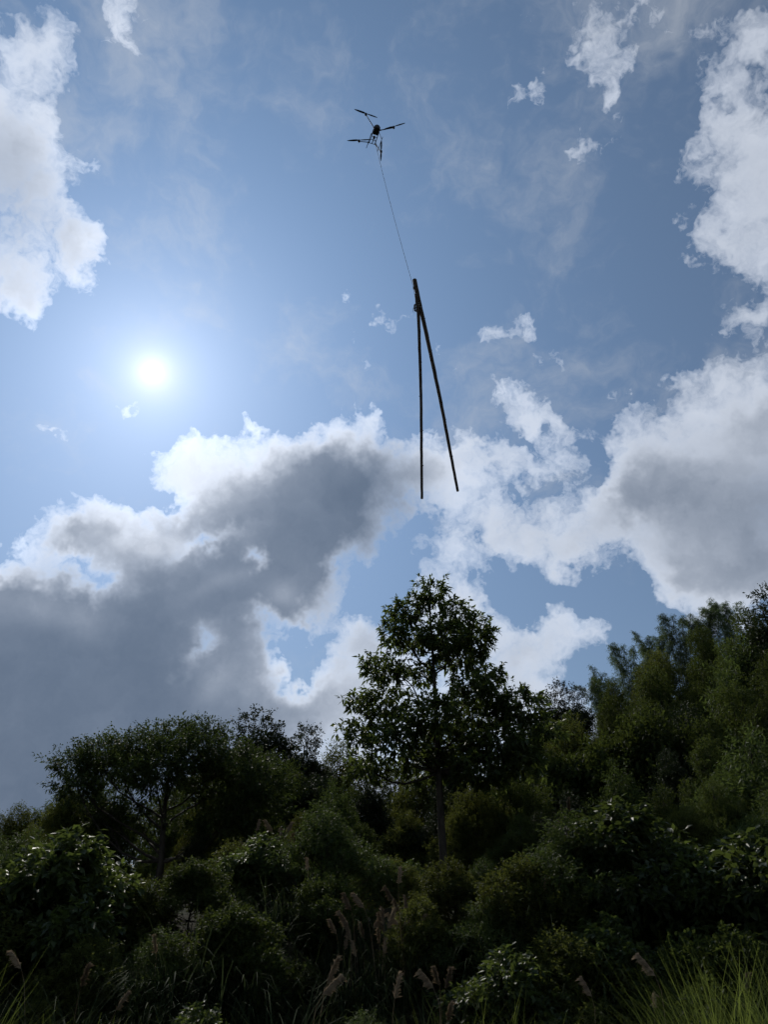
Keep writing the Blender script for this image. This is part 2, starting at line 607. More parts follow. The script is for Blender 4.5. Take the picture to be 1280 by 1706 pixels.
def lobe_shoots(lobes, n, rng, shell=.55):
    """Shoot points spread through the outer part of the lobes, with their outward directions."""
    lobes = np.array(lobes, float)
    if lobes.shape[1] == 5:
        lobes = np.insert(lobes, 4, lobes[:, 3], axis=1)        # rx, ry, rz
    vol = lobes[:, 3] * lobes[:, 5] + .3 * lobes[:, 3] * lobes[:, 4]
    pick = rng.choice(len(lobes), n, p=vol / vol.sum())
    u = unit(rng.normal(0, 1, (n, 3)))
    r = shell + (1 - shell) * rng.random(n) ** .6
    # uneven outline: the lobe swells and shrinks with direction
    ph = pick * 1.7
    bump = 1 + .16 * np.sin(5 * u[:, 0] + ph) * np.sin(4 * u[:, 2] + 2 * ph) + rng.normal(0, .07, n)
    r = np.where(rng.random(n) < .10, rng.uniform(1.05, 1.45, n), r)      # shoots that stick out
    Q = lobes[pick, :3] + u * lobes[pick, 3:6] * (r * bump)[:, None]
    return Q, unit(u * np.array([1, 1, .6]) + np.array([0, 0, .25])), pick


def crown_mesh(name, mat, lobes, shoots, per, L, W, seed, twig=.22, spread=.9, droop=.2, shell=.55, folded=False, hang=0.0):
    rng = np.random.default_rng(seed)
    Q, O, _ = lobe_shoots(lobes, shoots, rng, shell)
    P = np.repeat(Q, per, 0)
    A = np.repeat(O, per, 0)
    t = rng.random(len(P))
    P = P + A * (t * twig)[:, None] + rng.normal(0, twig * .12, P.shape)
    D = unit(A * (.35 + .5 * t)[:, None] + rng.normal(0, spread * .6, P.shape) - np.array([0, 0, hang]))
    ll = L * rng.uniform(.65, 1.15, len(P))
    V, F = leaves(P, D, ll, W * ll / L * rng.uniform(.8, 1.2, len(P)), rng, droop, folded)
    return mesh_from(name, V, F, mat)


def wander(a, b, n, amp, rng, sag=0.0):
    a, b = np.array(a, float), np.array(b, float)
    ts = np.linspace(0, 1, n)
    pts = a + (b - a) * ts[:, None]
    k = np.sin(ts * math.pi)[:, None]
    pts = pts + k * rng.normal(0, amp, (1, 3)) + np.sin(ts * 2 * math.pi)[:, None] * rng.normal(0, amp * .5, (1, 3))
    pts[:, 2] += -sag * np.sin(ts * math.pi)
    return pts


def limbs_for(lobes, trunk_pts, trunk_r, rng, low=.3, scale=.5):
    """One limb (a Geo) for each lobe: from the trunk up to the lobe, with twigs."""
    out = []
    tz = trunk_pts[:, 2]
    for lb in lobes:
        c = np.array(lb[:3], float)
        reach = math.hypot(c[0] - np.interp(c[2], tz, trunk_pts[:, 0]), c[1] - np.interp(c[2], tz, trunk_pts[:, 1]))
        z0 = min(max(c[2] - .75 * reach - .1, low * tz[-1]), tz[-1] * .97)
        a = np.array([np.interp(z0, tz, trunk_pts[:, 0]), np.interp(z0, tz, trunk_pts[:, 1]), z0])
        r0 = np.interp(z0, tz, trunk_r) * scale
        g = Geo()
        pts = wander(a, c, 6, .06 * reach + .02, rng, .08 * reach)
        g.tube(pts, np.linspace(max(r0, .02), .012, 6), 5)
        rz = lb[-1]
        for _ in range(7):
            u = unit(rng.normal(0, 1, 3) + np.array([0, 0, .3]))
            e = c + u * np.array([lb[3], lb[3], rz]) * .9
            s = pts[rng.integers(2, 6)]
            g.tube(wander(s, e, 4, .04, rng), np.linspace(.012, .004, 4), 4, False)
        out.append(g)
    return out


def merge(geos):
    g = Geo()
    for q in geos:
        n = len(g.v)
        g.v += q.v
        g.f += [tuple(i + n for i in f) for f in q.f]
    return g


# ------------------------------------------------------------------ the tall tree in the middle
def hero_tree(name, az, dist, lobes, trunk_top, r0, mat, label, cat, seed, shoots, per, L, W, **kw):
    x, y, z = spot(az, dist)
    root = tag(link(name, None, None, (x, y, z - .1)), label, cat)
    rng = np.random.default_rng(seed)
    fat = kw.pop('fat', 1.0)
    lift = 2.6 - z                                    # heights in the lists count from 2.6 m
    lobes = [(a, b, c + lift, d * fat, e * fat) for a, b, c, d, e in lobes]
    trunk_top = (trunk_top[0], trunk_top[1], trunk_top[2] + lift)
    pts = wander((0, 0, 0), trunk_top, 9, .10, rng)
    rad = np.linspace(r0, .025, 9) * np.array([1.35] + [1] * 8)
    link('trunk', Geo().tube(pts, rad, 10).mesh('trunk', M_BARK, True), root)
    for g in limbs_for(lobes, pts, rad, rng, kw.pop('low', .3)):
        link('limb', g.mesh('limb', M_BARK, True), root)
    link('crown', crown_mesh('crown', mat, lobes, shoots, per, L, W, seed + 1, folded=True, **kw), root)
    return root


TALL = [(-0.17, 0.0, 9.72, 0.57, 0.49), (-1.05, 0.3, 9.19, 0.61, 0.41), (0.57, -0.2, 8.87, 0.60, 0.48), (-1.46, -0.3, 8.16, 0.43, 0.51),
        (-0.76, 0.4, 8.26, 0.70, 0.52), (0.18, -0.5, 8.02, 0.77, 0.58), (1.33, 0.2, 8.29, 0.60, 0.72), (0.73, 0.5, 7.77, 0.90, 0.56),
        (-1.76, -0.4, 6.95, 0.80, 0.49), (0.95, -0.6, 6.35, 0.7, 0.42), (-.55, .4, 7.1, .55, .36), (1.75, 0.4, 6.82, 0.58, 0.47),
        (-2.69, -0.2, 5.96, 0.26, 0.19), (-1.76, 0.5, 6.16, 0.87, 0.54), (2.45, -0.1, 5.9, 0.9, 0.55), (1.34, 0.8, 5.86, 1.16, 0.66),
        (-0.31, -0.9, 5.38, 0.99, 0.61), (-2.50, 0.2, 5.13, 0.60, 0.49), (-1.40, -0.8, 4.70, 0.89, 0.61), (0.24, 0.9, 4.83, 1.14, 0.76),
        (1.67, -0.5, 4.68, 0.90, 0.54), (-0.65, 0.5, 4.19, 0.93, 0.48), (1.10, -0.3, 3.93, 1.07, 0.50),
        (-2.3, .3, 4.1, .7, .42), (3.0, .1, 5.2, .8, .45), (2.4, -.3, 4.2, .7, .42)]
hero_tree('broadleaf_tree', 4.2, 24, TALL, (-.25, 0, 9.8), .135, M_TALL,
          'tall layered broadleaf tree standing above the thicket in the middle', 'tree', 11, 3700, 8, .21, .082, twig=.2, droop=.25, hang=.2, shell=.3, fat=.82, low=.4)
SPREAD = [(-2.99, 0.0, 4.32, 0.61, 0.30), (-2.49, 0.8, 4.88, 0.89, 0.36), (-0.92, -0.8, 4.70, 0.84, 0.37), (-0.22, 0.6, 5.28, 0.99, 0.40),
          (1.05, -0.3, 5.25, 0.69, 0.35), (1.06, -1.2, 4.42, 1.01, 0.40), (1.88, 0.9, 4.58, 1.09, 0.51), (3.12, -0.5, 3.76, 0.74, 0.48),
          (-2.00, 1.4, 4.43, 1.20, 0.40), (-2.47, -0.8, 3.53, 0.58, 0.33), (0.05, -1.5, 3.74, 0.98, 0.36), (1.30, 1.2, 3.91, 1.18, 0.47),
          (2.69, 0.3, 3.11, 0.94, 0.45), (-2.51, 0.8, 2.92, 0.76, 0.38),
          (-1.11, 1.2, 2.98, 1.06, 0.39), (1.83, 0.2, 2.48, 0.92, 0.41)]
hero_tree('spreading_tree', -15.2, 26, SPREAD, (.1, 0, 4.6), .15, M_SPREAD,
          'wide umbrella-crowned tree with thin dark trunk at the left', 'tree', 21, 5200, 11, .135, .05, twig=.3, droop=.25, hang=.1, shell=.3, low=.35)


# ------------------------------------------------------------------ kinds of tree and shrub, built once
def kind_tree(seed, height, lobes, mat, shoots, per, L, W, r0=.12, **kw):
    rng = np.random.default_rng(seed)
    pts = wander((0, 0, -.3), (rng.normal(0, .1), rng.normal(0, .1), height * .9), 7, .12, rng)
    rad = np.linspace(r0, .02, 7)
    g = merge([Geo().tube(pts, rad, 7)] + limbs_for(lobes, pts, rad, rng, .15))
    crown = crown_mesh('crown', mat, lobes, shoots, per, L, W, seed + 1, **kw)
    co = np.empty(len(crown.vertices) * 3, np.float32)
    crown.vertices.foreach_get('co', co)
    return {'height': float(np.percentile(co[2::3], 99.6)), 'parts': [('trunk', g.mesh('trunk', M_BARK, True)), ('crown', crown)]}


def heap(seed, height, width, n, size, low=.15):
    """Lobes heaped into an uneven crown."""
    rng = np.random.default_rng(seed)
    out = [(0, 0, height - size, size * .9, size * .85)]
    for i in range(n - 1):
        t = (i + .5) / (n - 1)
        zz = height * (low + (.82 - low) * t)
        rr = width * .5 * (1 - .75 * t ** 2.2) * rng.uniform(.35, 1.12)
        zz *= rng.uniform(.88, 1.1)
        a = i * 2.4 + rng.uniform(-.4, .4)
        s = size * rng.uniform(.6, 1.3)
        out.append((rr * math.cos(a), rr * math.sin(a), zz, s, s * rng.uniform(.6, .85)))
    return out


K = {
    'leafy': kind_tree(31, 6, heap(31, 6, 5.0, 26, .72), M_GREEN, 6000, 10, .12, .055, twig=.3, shell=.6),
    'broad': kind_tree(35, 6, heap(35, 6, 5.8, 28, .72, .1), M_GREEN, 6400, 10, .12, .05, twig=.3, hang=.2, shell=.6),
    'olive': kind_tree(41, 5, heap(41, 5, 4.6, 24, .62), M_OLIVE, 5000, 10, .11, .05, twig=.3, shell=.6),
    'round': kind_tree(51, 6, heap(51, 6, 4.4, 30, .7, .2), M_DARK, 5600, 10, .11, .055, twig=.22, shell=.6),
    'pointed': kind_tree(55, 6, heap(57, 6, 2.8, 24, .5, .1), M_DARK, 3600, 10, .12, .05, twig=.25, shell=.5),
    'bush': kind_tree(61, 3, heap(61, 3, 3.8, 26, .42, .08), M_GREEN, 2600, 9, .15, .07, .05, twig=.28, shell=.5),
    'olive_bush': kind_tree(65, 3, heap(65, 3, 3.6, 24, .42, .08), M_OLIVE, 2400, 9, .14, .06, .05, twig=.3, shell=.5),
    'bigleaf': kind_tree(75, 3, heap(75, 3, 3.4, 22, .42, .08), M_TALL, 1300, 8, .24, .11, .05, twig=.3, hang=.25, shell=.4, folded=True),
    'feathery': kind_tree(71, 4, heap(71, 4, 4.6, 24, .52, .1), M_SPREAD, 2800, 10, .16, .046, .07, twig=.42, hang=.15, shell=.4),
}


def make_bamboo(seed, height=8.0, n=13):
    rng = np.random.default_rng(seed)
    g = Geo()
    P, D = [], []
    for i in range(n):
        a, r = rng.uniform(0, 2 * math.pi), rng.uniform(.1, .9)
        h = height * rng.uniform(.85, 1.12)
        lean = rng.uniform(.5, 1.5)
        ts = np.linspace(0, 1, 9)
        c = np.stack([r * math.cos(a) + lean * math.cos(a) * ts ** 3, r * math.sin(a) + lean * math.sin(a) * ts ** 3,
                      -.3 + (h + .3) * (ts - .10 * ts ** 5)], 1)
        g.tube(c, np.linspace(.04, .008, 9), 5, False)
        for t in np.linspace(.3, 1, 34):
            b = np.array([np.interp(t, ts, c[:, k]) for k in range(3)])
            for _ in range(2):
                w = rng.uniform(0, 2 * math.pi)
                ln = .75 * (1.15 - t) + .25
                e = b + np.array([math.cos(w) * ln, math.sin(w) * ln, .25 * ln - .15 * ln])
                s = rng.random(24)
                q = b + (e - b) * s[:, None] + rng.normal(0, .07, (24, 3))
                q[:, 2] -= .2 * s ** 2
                P.append(q)
                D.append(unit((e - b) * .6 + rng.normal(0, .35, (24, 3)) - np.array([0, 0, .45])))
    P, D = np.concatenate(P), np.concatenate(D)
    V, F = leaves(P, D, rng.uniform(.14, .26, len(P)), np.full(len(P), .03), rng, .2, False)
    return {'height': float(np.percentile(V[:, 2], 99.6)), 'parts': [('culms', g.mesh('culms', M_CULM, True)), ('foliage', mesh_from('foliage', V, F, M_BAMBOO))]}


K['bamboo'] = make_bamboo(91)
K['bamboo_b'] = make_bamboo(95, 8.0, 11)

_turn = random.Random(3)

# landmarks (bearing, elevation) that the labels of the thicket refer to
MARKS = [(4.2, 8, "the tall tree's trunk"), (-15.2, 7, "the umbrella tree's trunk"), (-22, 11, "the umbrella crown's left end"), (-8, 11.5, "the umbrella crown's right end"),
         (-9.3, 12.8, 'the dark round evergreen'), (-5.6, 13, 'the small pointed skyline tree'), (13, 15, 'the three narrow evergreens'), (16.2, 16.2, 'the lowest bamboo clump'),
         (25.4, 19, 'the highest bamboo clump'), (13.6, 13, 'the pale yellow-green hillside tree'), (19.8, 15.4, 'the large mid-hillside tree'), (24.9, 10.6, 'the feathery near tree'),
         (28.4, 19, 'the pointed right edge tree'), (0, 3.6, 'the dense plume cluster'), (25, -.5, 'the fresh green grass'), (-6.4, 4.4, 'the shiny broad-bladed clump'),
         (-27, 0, 'the left edge plumes'), (11, 11, "the tall tree's right flank"), (-2.6, 11, "the tall tree's left flank"), (3.8, 0, 'the upright rusty plume'), (-5.4, 0, 'the drooping brown plumes'),
         (16.8, 1.5, 'the slender plumes'), (-27.5, 7, 'the left edge skyline'), (29.5, 7, "the photo's right edge"), (8, 9.5, 'the yellow-green tree behind the trunk')]
_used = set()
LOOK = {'leafy': 'mid-green leafy', 'broad': 'broad green', 'olive': 'yellow-green', 'round': 'dark dense', 'feathery': 'fine-leaved feathery', 'bush': 'small-leaved green', 'olive_bush': 'yellowish small-leaved', 'bigleaf': 'large-leaved green'}


def telling(look, noun, az, el):
    """A label that ties a thing to the nearest landmark no like thing has claimed."""
    for d, a, e, name in sorted((math.hypot(az - a, el - e), a, e, name) for a, e, name in MARKS):
        dx, dy = az - a, el - e
        side = 'left' if dx < 0 else 'right'
        if d < 1.2:
            rel = 'right beside'
        elif abs(dy) > 2.2 * abs(dx):
            rel = 'below' if dy < 0 else 'above'
        elif abs(dx) > 2.2 * abs(dy):
            rel = side + ' of'
        else:
            rel = ('below and ' if dy < 0 else 'above and ') + side + ' of'
        if d > 3.2:
            rel = 'some way ' + rel
        text = f'{look} {noun} {rel} {name}'
        if text not in _used:
            _used.add(text)
            return text


def plant(kind, name, az, dist, top, label, cat, group=None, wide=1.0, is_height=False):
    """A thing of one kind at a bearing and distance, grown until its top stands at the given elevation."""
    x, y, z = spot(az, dist)
    h = top if is_height else 1.6 + dist * math.tan(R(top)) - z
    k = K[kind]
    s = max(h, .8) / k['height']
    root = tag(link(name, None, None, (x, y, z)), label, cat, group)
    root.rotation_euler = (0, 0, _turn.uniform(0, 2 * math.pi))
    root.scale = (s * wide, s * wide, s)
    for nm, me in k['parts']:
        link(nm, me, root)
    return root


# skyline and hillside, far to near; (kind, name, bearing, distance, elevation of top, label, category, width)
HILL = 'trees on the right-hand hillside'
BACK = 'trees behind the bank'
for kind, name, az, dist, top, label, cat, grp, wide in [
    ('round', 'evergreen_tree', -9.3, 40, 14.9, 'dense dark round evergreen on the skyline behind the umbrella-crowned tree', 'tree', BACK, 1.0),
    ('pointed', 'evergreen_tree', -5.6, 43, 14.2, 'small dark pointed tree alone on the skyline left of the tall tree', 'tree', BACK, .8),
    ('olive', 'broadleaf_tree', -3.3, 46, 13.0, 'small far rounded treetop touching the left side of the tall tree', 'tree', BACK, .7),
    ('leafy', 'broadleaf_tree', -7.0, 33, 11.6, 'yellow-edged rounded tree below the dark round evergreen', 'tree', BACK, .85),
    ('round', 'evergreen_tree', -26.0, 46, 7.9, 'far dark treetop at the left edge of the skyline', 'tree', BACK, .9),
    ('leafy', 'broadleaf_tree', -23.3, 31, 7.9, 'bright-topped tree on the falling skyline nearest the left edge', 'tree', BACK, .8),
    ('feathery', 'broadleaf_tree', -20.3, 31, 10.0, 'feathery tree on the skyline under the umbrella crown\'s left end', 'tree', BACK, .9),
    ('pointed', 'evergreen_tree', 11.9, 47, 16.3, 'leftmost of the three dark narrow evergreens at the foot of the bamboo ridge', 'tree', HILL, .6),
    ('pointed', 'evergreen_tree', 13.1, 48, 17.0, 'tallest, middle one of the three dark narrow evergreens right of the tall tree', 'tree', HILL, .65),
    ('pointed', 'evergreen_tree', 14.3, 47, 16.6, 'rightmost of the three dark narrow evergreens, next to the lowest bamboo', 'tree', HILL, .6),
    ('bamboo', 'bamboo_clump', 16.2, 58, 17.6, 'lowest feathery bamboo clump on the ridge, beside the narrow evergreens', 'bamboo', HILL, 1.0),
    ('bamboo_b', 'bamboo_clump', 18.2, 60, 19.1, 'second bamboo clump up the ridge from the narrow evergreens', 'bamboo', HILL, 1.0),
    ('bamboo', 'bamboo_clump', 20.2, 61, 20.0, 'third bamboo clump up the ridge, in the middle of the row', 'bamboo', HILL, .95),
    ('bamboo_b', 'bamboo_clump', 21.9, 62, 20.7, 'fourth bamboo clump up the ridge from the narrow evergreens', 'bamboo', HILL, 1.0),
    ('bamboo', 'bamboo_clump', 23.7, 62, 21.1, 'fifth bamboo clump up the ridge, last but one before the right edge tree', 'bamboo', HILL, .95),
    ('bamboo_b', 'bamboo_clump', 25.4, 62, 21.5, 'highest bamboo clump on the ridge, beside the right edge tree', 'bamboo', HILL, 1.0),
    ('pointed', 'broadleaf_tree', 28.6, 41, 21.5, 'pointed leafy tree rising highest at the right edge of the photo', 'tree', HILL, 1.0),
    ('leafy', 'broadleaf_tree', 26.6, 47, 20.3, 'leafy tree just left of and below the pointed tree at the right edge', 'tree', HILL, .69),
    ('broad', 'broadleaf_tree', 17.0, 52, 16.6, 'rounded tree directly under the gap between the two lowest bamboo clumps', 'tree', HILL, .62),
    ('olive', 'broadleaf_tree', 20.4, 52, 18.4, 'yellow-green rounded tree under the middle bamboo clumps', 'tree', HILL, .78),
    ('leafy', 'broadleaf_tree', 23.6, 51, 19.6, 'rounded tree under the highest bamboo clump', 'tree', HILL, .62),
    ('olive', 'broadleaf_tree', 13.6, 41, 14.4, 'pale yellow-green tree below the three narrow evergreens', 'tree', HILL, .78),
    ('leafy', 'broadleaf_tree', 16.6, 42, 15.6, 'mid-green tree right of the pale yellow-green one', 'tree', HILL, .62),
    ('broad', 'broadleaf_tree', 19.8, 43, 17.2, 'large shaded rounded tree in the middle of the hillside', 'tree', HILL, .69),
    ('leafy', 'broadleaf_tree', 23.0, 42, 17.4, 'shaded leafy tree right of the large one in the middle of the hillside', 'tree', HILL, .62),
    ('feathery', 'broadleaf_tree', 26.0, 40, 18.2, 'feathery-leaved tree high on the right part of the hillside', 'tree', HILL, .78),
    ('broad', 'broadleaf_tree', 29.2, 38, 18.8, 'broad tree cut by the right edge below the pointed tree', 'tree', HILL, .69),
    ('broad', 'broadleaf_tree', 10.6, 36, 14.2, 'rounded tree touching the right side of the tall tree', 'tree', BACK, .6),
    ('olive', 'broadleaf_tree', 8.0, 32, 11.6, 'yellow-green tree seen behind the tall tree\'s trunk on its right', 'tree', BACK, .75),
    ('leafy', 'broadleaf_tree', .8, 34, 11.4, 'leafy tree seen behind the tall tree\'s trunk on its left', 'tree', BACK, .7),
    ('feathery', 'broadleaf_tree', 24.9, 22, 12.6, 'feathery-leaved near tree on the lower right of the hillside', 'tree', HILL, .88),
]:
    plant(kind, name, az, dist, top, label, cat, grp, wide)

# the thicket between them
_t = random.Random(17)
HILLSIDE = [(11.9, 35, 11.4), (15.0, 35, 12.6), (18.0, 35, 14.4), (21.4, 35, 14.6), (24.6, 34, 15.6), (27.8, 33, 16.0), (31.0, 33, 17.2),
            (12.8, 28, 9.6), (16.4, 28, 11.2), (19.8, 28, 11.8), (22.4, 27, 12.4), (27.4, 26, 13.4), (30.4, 25, 13.6), (15.4, 22, 9.0), (19.0, 21.5, 9.6), (22.2, 20.5, 9.8), (28.4, 20, 11.4)]
for az, dist, top in HILLSIDE:
    kind = _t.choice(['leafy', 'broad', 'bush', 'feathery', 'round'])
    plant(kind, 'thicket_tree', az, dist, top, telling(LOOK[kind], 'tree', az, top - 1.2), 'tree', 'thicket of the right hillside', _t.uniform(.62, .85))
BEHIND = [(-27.5, 33, 7.0), (-25.0, 26, 6.4), (-21.4, 28, 9.6), (-24.0, 30, 8.2), (-12.4, 27, 9.0), (-18.4, 30, 10.2), (-14.5, 33, 9.8), (-11.8, 31, 10.4), (-9.3, 30, 10.0), (-4.8, 33, 10.8),
          (-2.2, 31, 10.0), (2.8, 32, 12.2), (5.4, 31, 12.4), (4.0, 27, 10.2), (9.6, 28, 10.2), (1.6, 27, 8.6), (-5.8, 27, 8.4), (-1.6, 26, 7.8), (-12.6, 25, 7.0),
          (-19.5, 24, 5.8), (-23.5, 22, 5.2), (6.6, 26, 10.6), (8.8, 27, 11.4), (5.2, 25.5, 9.0), (-3.4, 28, 10.4), (-.6, 29, 10.8), (-27.6, 24, 6.0), (10.8, 24, 8.4), (-9.0, 25, 7.2)]
for az, dist, top in BEHIND:
    kind = _t.choice(['leafy', 'broad', 'olive', 'feathery', 'round'])
    plant(kind, 'thicket_tree', az, dist, top, telling(LOOK[kind], 'tree', az, top - 1.2), 'tree', 'thicket behind the bank', _t.uniform(.6, .9))
BANK = [('bush', -27.5, 16, 5.2), ('olive', -24.2, 17.5, 5.2), ('leafy', -21.4, 19, 5.8), ('bigleaf', -18.6, 16.5, 4.6), ('feathery', -12.6, 16.5, 3.8), ('olive_bush', -10.2, 18, 6.6),
        ('broad', -6.6, 18, 6.2), ('feathery', -3.2, 18, 7.0), ('olive_bush', -.4, 16, 5.2), ('bigleaf', 1.8, 17, 4.8), ('feathery', 6.8, 16.5, 5.6), ('leafy', 9.4, 18, 8.2),
        ('olive_bush', 12.4, 16, 6.8), ('feathery', 15.2, 17, 8.4), ('bigleaf', 17.8, 15.5, 7.0), ('olive', 20.4, 17, 8.4), ('bush', 22.8, 15, 6.8), ('feathery', 25.8, 16, 9.2), ('olive_bush', 28.6, 16.5, 9.4)]
for kind, az, dist, top in BANK:
    plant(kind, 'shrub', az, dist, top, telling(LOOK[kind], 'shrub', az, top - 2), 'shrub', 'shrubs along the bank', _t.uniform(.9, 1.2))
for az, dist, h in [(9.5, 12.0, 1.5), (12.5, 12.5, 1.7), (6.6, 11.5, 1.3), (16.0, 13.0, 1.8), (19.5, 12.5, 1.9), (23.5, 12.5, 2.0), (27.0, 12, 2.0), (-20.5, 12.8, 1.6), (-26.0, 12.5, 1.8), (-16.5, 13.0, .6), (-12.6, 13.0, .8), (-8.5, 14.2, 1.3), (-4.2, 14.0, 1.4), (.6, 14.4, .7), (4.6, 12.6, 1.0), (-23.2, 13.8, 1.6), (-18.5, 11.4, 1.1), (-14.0, 11.2, 1.0), (-9.6, 11.4, 1.1), (-3.6, 12.4, 1.0), (2.6, 11.8, 1.0), (7.8, 10.4, 1.0), (11.0, 10.8, 1.1), (14.2, 11.2, 1.2), (18.0, 10.8, 1.2), (21.6, 10.8, 1.3), (-11.6, 9.8, .8), (-1.2, 9.4, .7)]:
    kind = _t.choice(['bush', 'olive_bush', 'feathery', 'bigleaf'])
    h *= _t.uniform(.75, 1.15)
    plant(kind, 'shrub', az, dist, h, telling('low ' + LOOK[kind], 'bush', az, math.degrees(math.atan2(spot(az, dist)[2] + h * .7 - 1.6, dist))),
          'shrub', 'low bushes on the slope', 1.1, True)


# ------------------------------------------------------------------ grasses
def ribbons(P, A, H, Wd, bend, rng, seg=5):
    """Arching blades: root P, bearing A, length H, width Wd, how far they bow over."""
    n = len(P)
    ts = np.linspace(0, 1, seg + 1)
    d2 = np.stack([np.cos(A), np.sin(A)], 1)
    s2 = np.stack([-np.sin(A), np.cos(A)], 1)
    rows = []
    th0 = rng.uniform(.05, .25, n)
    x = np.zeros(n)
    z = np.zeros(n)
    for i, t in enumerate(ts):
        if i:
            th = th0 + bend * (ts[i - 1] + t) * .5 * (1 + ts[i - 1])
            x = x + np.sin(th) * H / seg
            z = z + np.cos(th) * H / seg
        w = Wd * (1 - t ** 2.5) * .5 + .0006
        c = np.concatenate([P[:, :2] + d2 * x[:, None], (P[:, 2] + z)[:, None]], 1)
        o = np.concatenate([s2 * w[:, None], np.zeros((n, 1))], 1)
        rows += [c - o, c + o]
    V = np.stack(rows, 1).reshape(-1, 3)
    k = 2 * (seg + 1)
    T = []
    for i in range(seg):
        T.append([2 * i, 2 * i + 1, 2 * i + 3, 2 * i + 2])
    F = (np.arange(n)[:, None, None] * k + np.array(T)[None]).reshape(-1, 4)
    return V, F


def tuft_mesh(name, seed, n, h, wd, mat, spread=.22, bend=1.3):
    rng = np.random.default_rng(seed)
    a = rng.uniform(0, 2 * math.pi, n)
    r = spread * np.sqrt(rng.random(n))
    P = np.stack([r * np.cos(a), r * np.sin(a), np.full(n, -.08)], 1)
    A = a + rng.normal(0, .7, n)
    V, F = ribbons(P, A, h * rng.uniform(.45, 1.05, n), np.full(n, wd) * rng.uniform(.7, 1.2, n), bend * rng.uniform(.35, 1.25, n), rng)
    return mesh_from(name, V, F, mat)


def plume_mesh(seed, h, droop):
    """A flowering stem: thin stalk with a nodding brush of fine threads at its head."""
    rng = np.random.default_rng(seed)
    g = Geo()
    ts = np.linspace(0, 1, 9)
    ang = rng.uniform(0, 2 * math.pi)
    side = np.array([math.cos(ang), math.sin(ang), 0])
    head = .27
    c = side * (.12 * ts ** 2 * h * .5 + droop * np.clip(ts - .78, 0, 1) ** 1.5 * 2.2)[:, None]
    c[:, 2] = h * (ts - .25 * droop * np.clip(ts - .8, 0, 1) * ts)
    g.tube(c, np.linspace(.005, .0018, 9), 4, False)
    n = 300
    t = 1 - (head / h) * rng.random(n) ** .9
    P = np.stack([np.interp(t, ts, c[:, k]) for k in range(3)], 1)
    tang = unit(c[-1] - c[-3])
    D = unit(tang * 1.0 + rng.normal(0, .26, (n, 3)) + side * .35 + np.array([0, 0, .1]))
    V, F = leaves(P, D, rng.uniform(.07, .15, n), np.full(n, .004), rng, .25 + droop * .3, False)
    k = len(g.v)
    verts = np.concatenate([np.array([tuple(q) for q in g.v]), V])
    faces = [tuple(f) for f in g.f] + [tuple(int(i) + k for i in f) for f in F]
    return mesh_from('plume', verts, faces, M_PLUME)


TUFTS = [tuft_mesh('blades', 201 + i, 150, h, .016, M_REED, .3, b) for i, (h, b) in enumerate([(1.6, 1.7), (1.4, 2.0), (1.8, 1.5)])]
PLUMES = [plume_mesh(211 + i, h, d) for i, (h, d) in enumerate([(1.7, .4), (1.9, .7), (1.5, .25), (1.8, 1.0), (1.6, .55)])]


def silver_grass(az, dist, plumes, label, group, s=1.0):
    x, y, z = spot(az, dist)
    root = tag(link('silver_grass_clump', None, None, (x, y, z)), label, 'grass clump', group)
    root.rotation_euler = (0, 0, _t.uniform(0, 6.28))
    root.scale = (s, s, s)
    link('blades', _t.choice(TUFTS), root)
    for _ in range(plumes):
        a, r = _t.uniform(0, 6.28), _t.uniform(0, .3)
        o = link('plume', _t.choice(PLUMES), root, (r * math.cos(a), r * math.sin(a), 0), (_t.uniform(-.16, .16), _t.uniform(-.16, .16), _t.uniform(0, 6.28)))
        k = _t.uniform(.7, 1.0)
        o.scale = (k, k, k * _t.uniform(.9, 1.1))
    return root


for az, dist, n, label in [
    (-.4, 11.2, 8, 'silver grass clump with a dense cluster of pale plumes below the tall tree'),
    (1.2, 11.5, 7, 'silver grass clump with nodding pale plumes right of the dense plume cluster'),
    (-2.0, 11.1, 5, 'silver grass clump with a few plumes left of the dense plume cluster'),
    (-7.2, 12.6, 0, 'plumeless clump of broad shiny arching blades left of the plume cluster'),
    (-5.6, 12.8, 1, 'clump of broad shiny blades with one plume, left of the plume cluster'),
    (-5.4, 8.6, 2, 'silver grass clump with drooping brown plumes near the bottom, left of the middle'),
    (3.8, 8.6, 2, 'silver grass clump with an upright rusty plume near the bottom, right of the middle'),
    (-25.4, 8.6, 3, 'silver grass clump with bent brown plumes at the left edge'),
    (-24.0, 10.4, 2, 'silver grass clump with tall plumes behind the left edge grass'),
    (16.8, 9.2, 2, 'silver grass clump with slender plumes left of the fresh green grass'),
]:
    silver_grass(az, dist, n, label, 'silver grass with plumes', .8)
for i in range(66):
    az, dist = -28 + 56 * ((i * .618) % 1), _t.uniform(9.0, 12.2)
    n = 1 if _t.random() < .24 else 0
    silver_grass(az, dist, n, telling('one-plumed', 'silver grass clump', az, math.degrees(math.atan2(spot(az, dist)[2] - .8, dist))) if n else 'dark plumeless silver grass clump on the shaded slope of the bank',
                 'silver grass on the slope', _t.uniform(.7, 1.0))
for az, dist, n in [(12.2, 19, 3), (13.8, 18.6, 3), (15.2, 18.6, 3), (16.6, 18.5, 2), (-8.4, 20, 2), (-6.8, 20, 4)]:
    silver_grass(az, dist, n, telling('plumed', 'silver grass clump', az, 7.5), 'silver grass above the shrubs', 1.15)


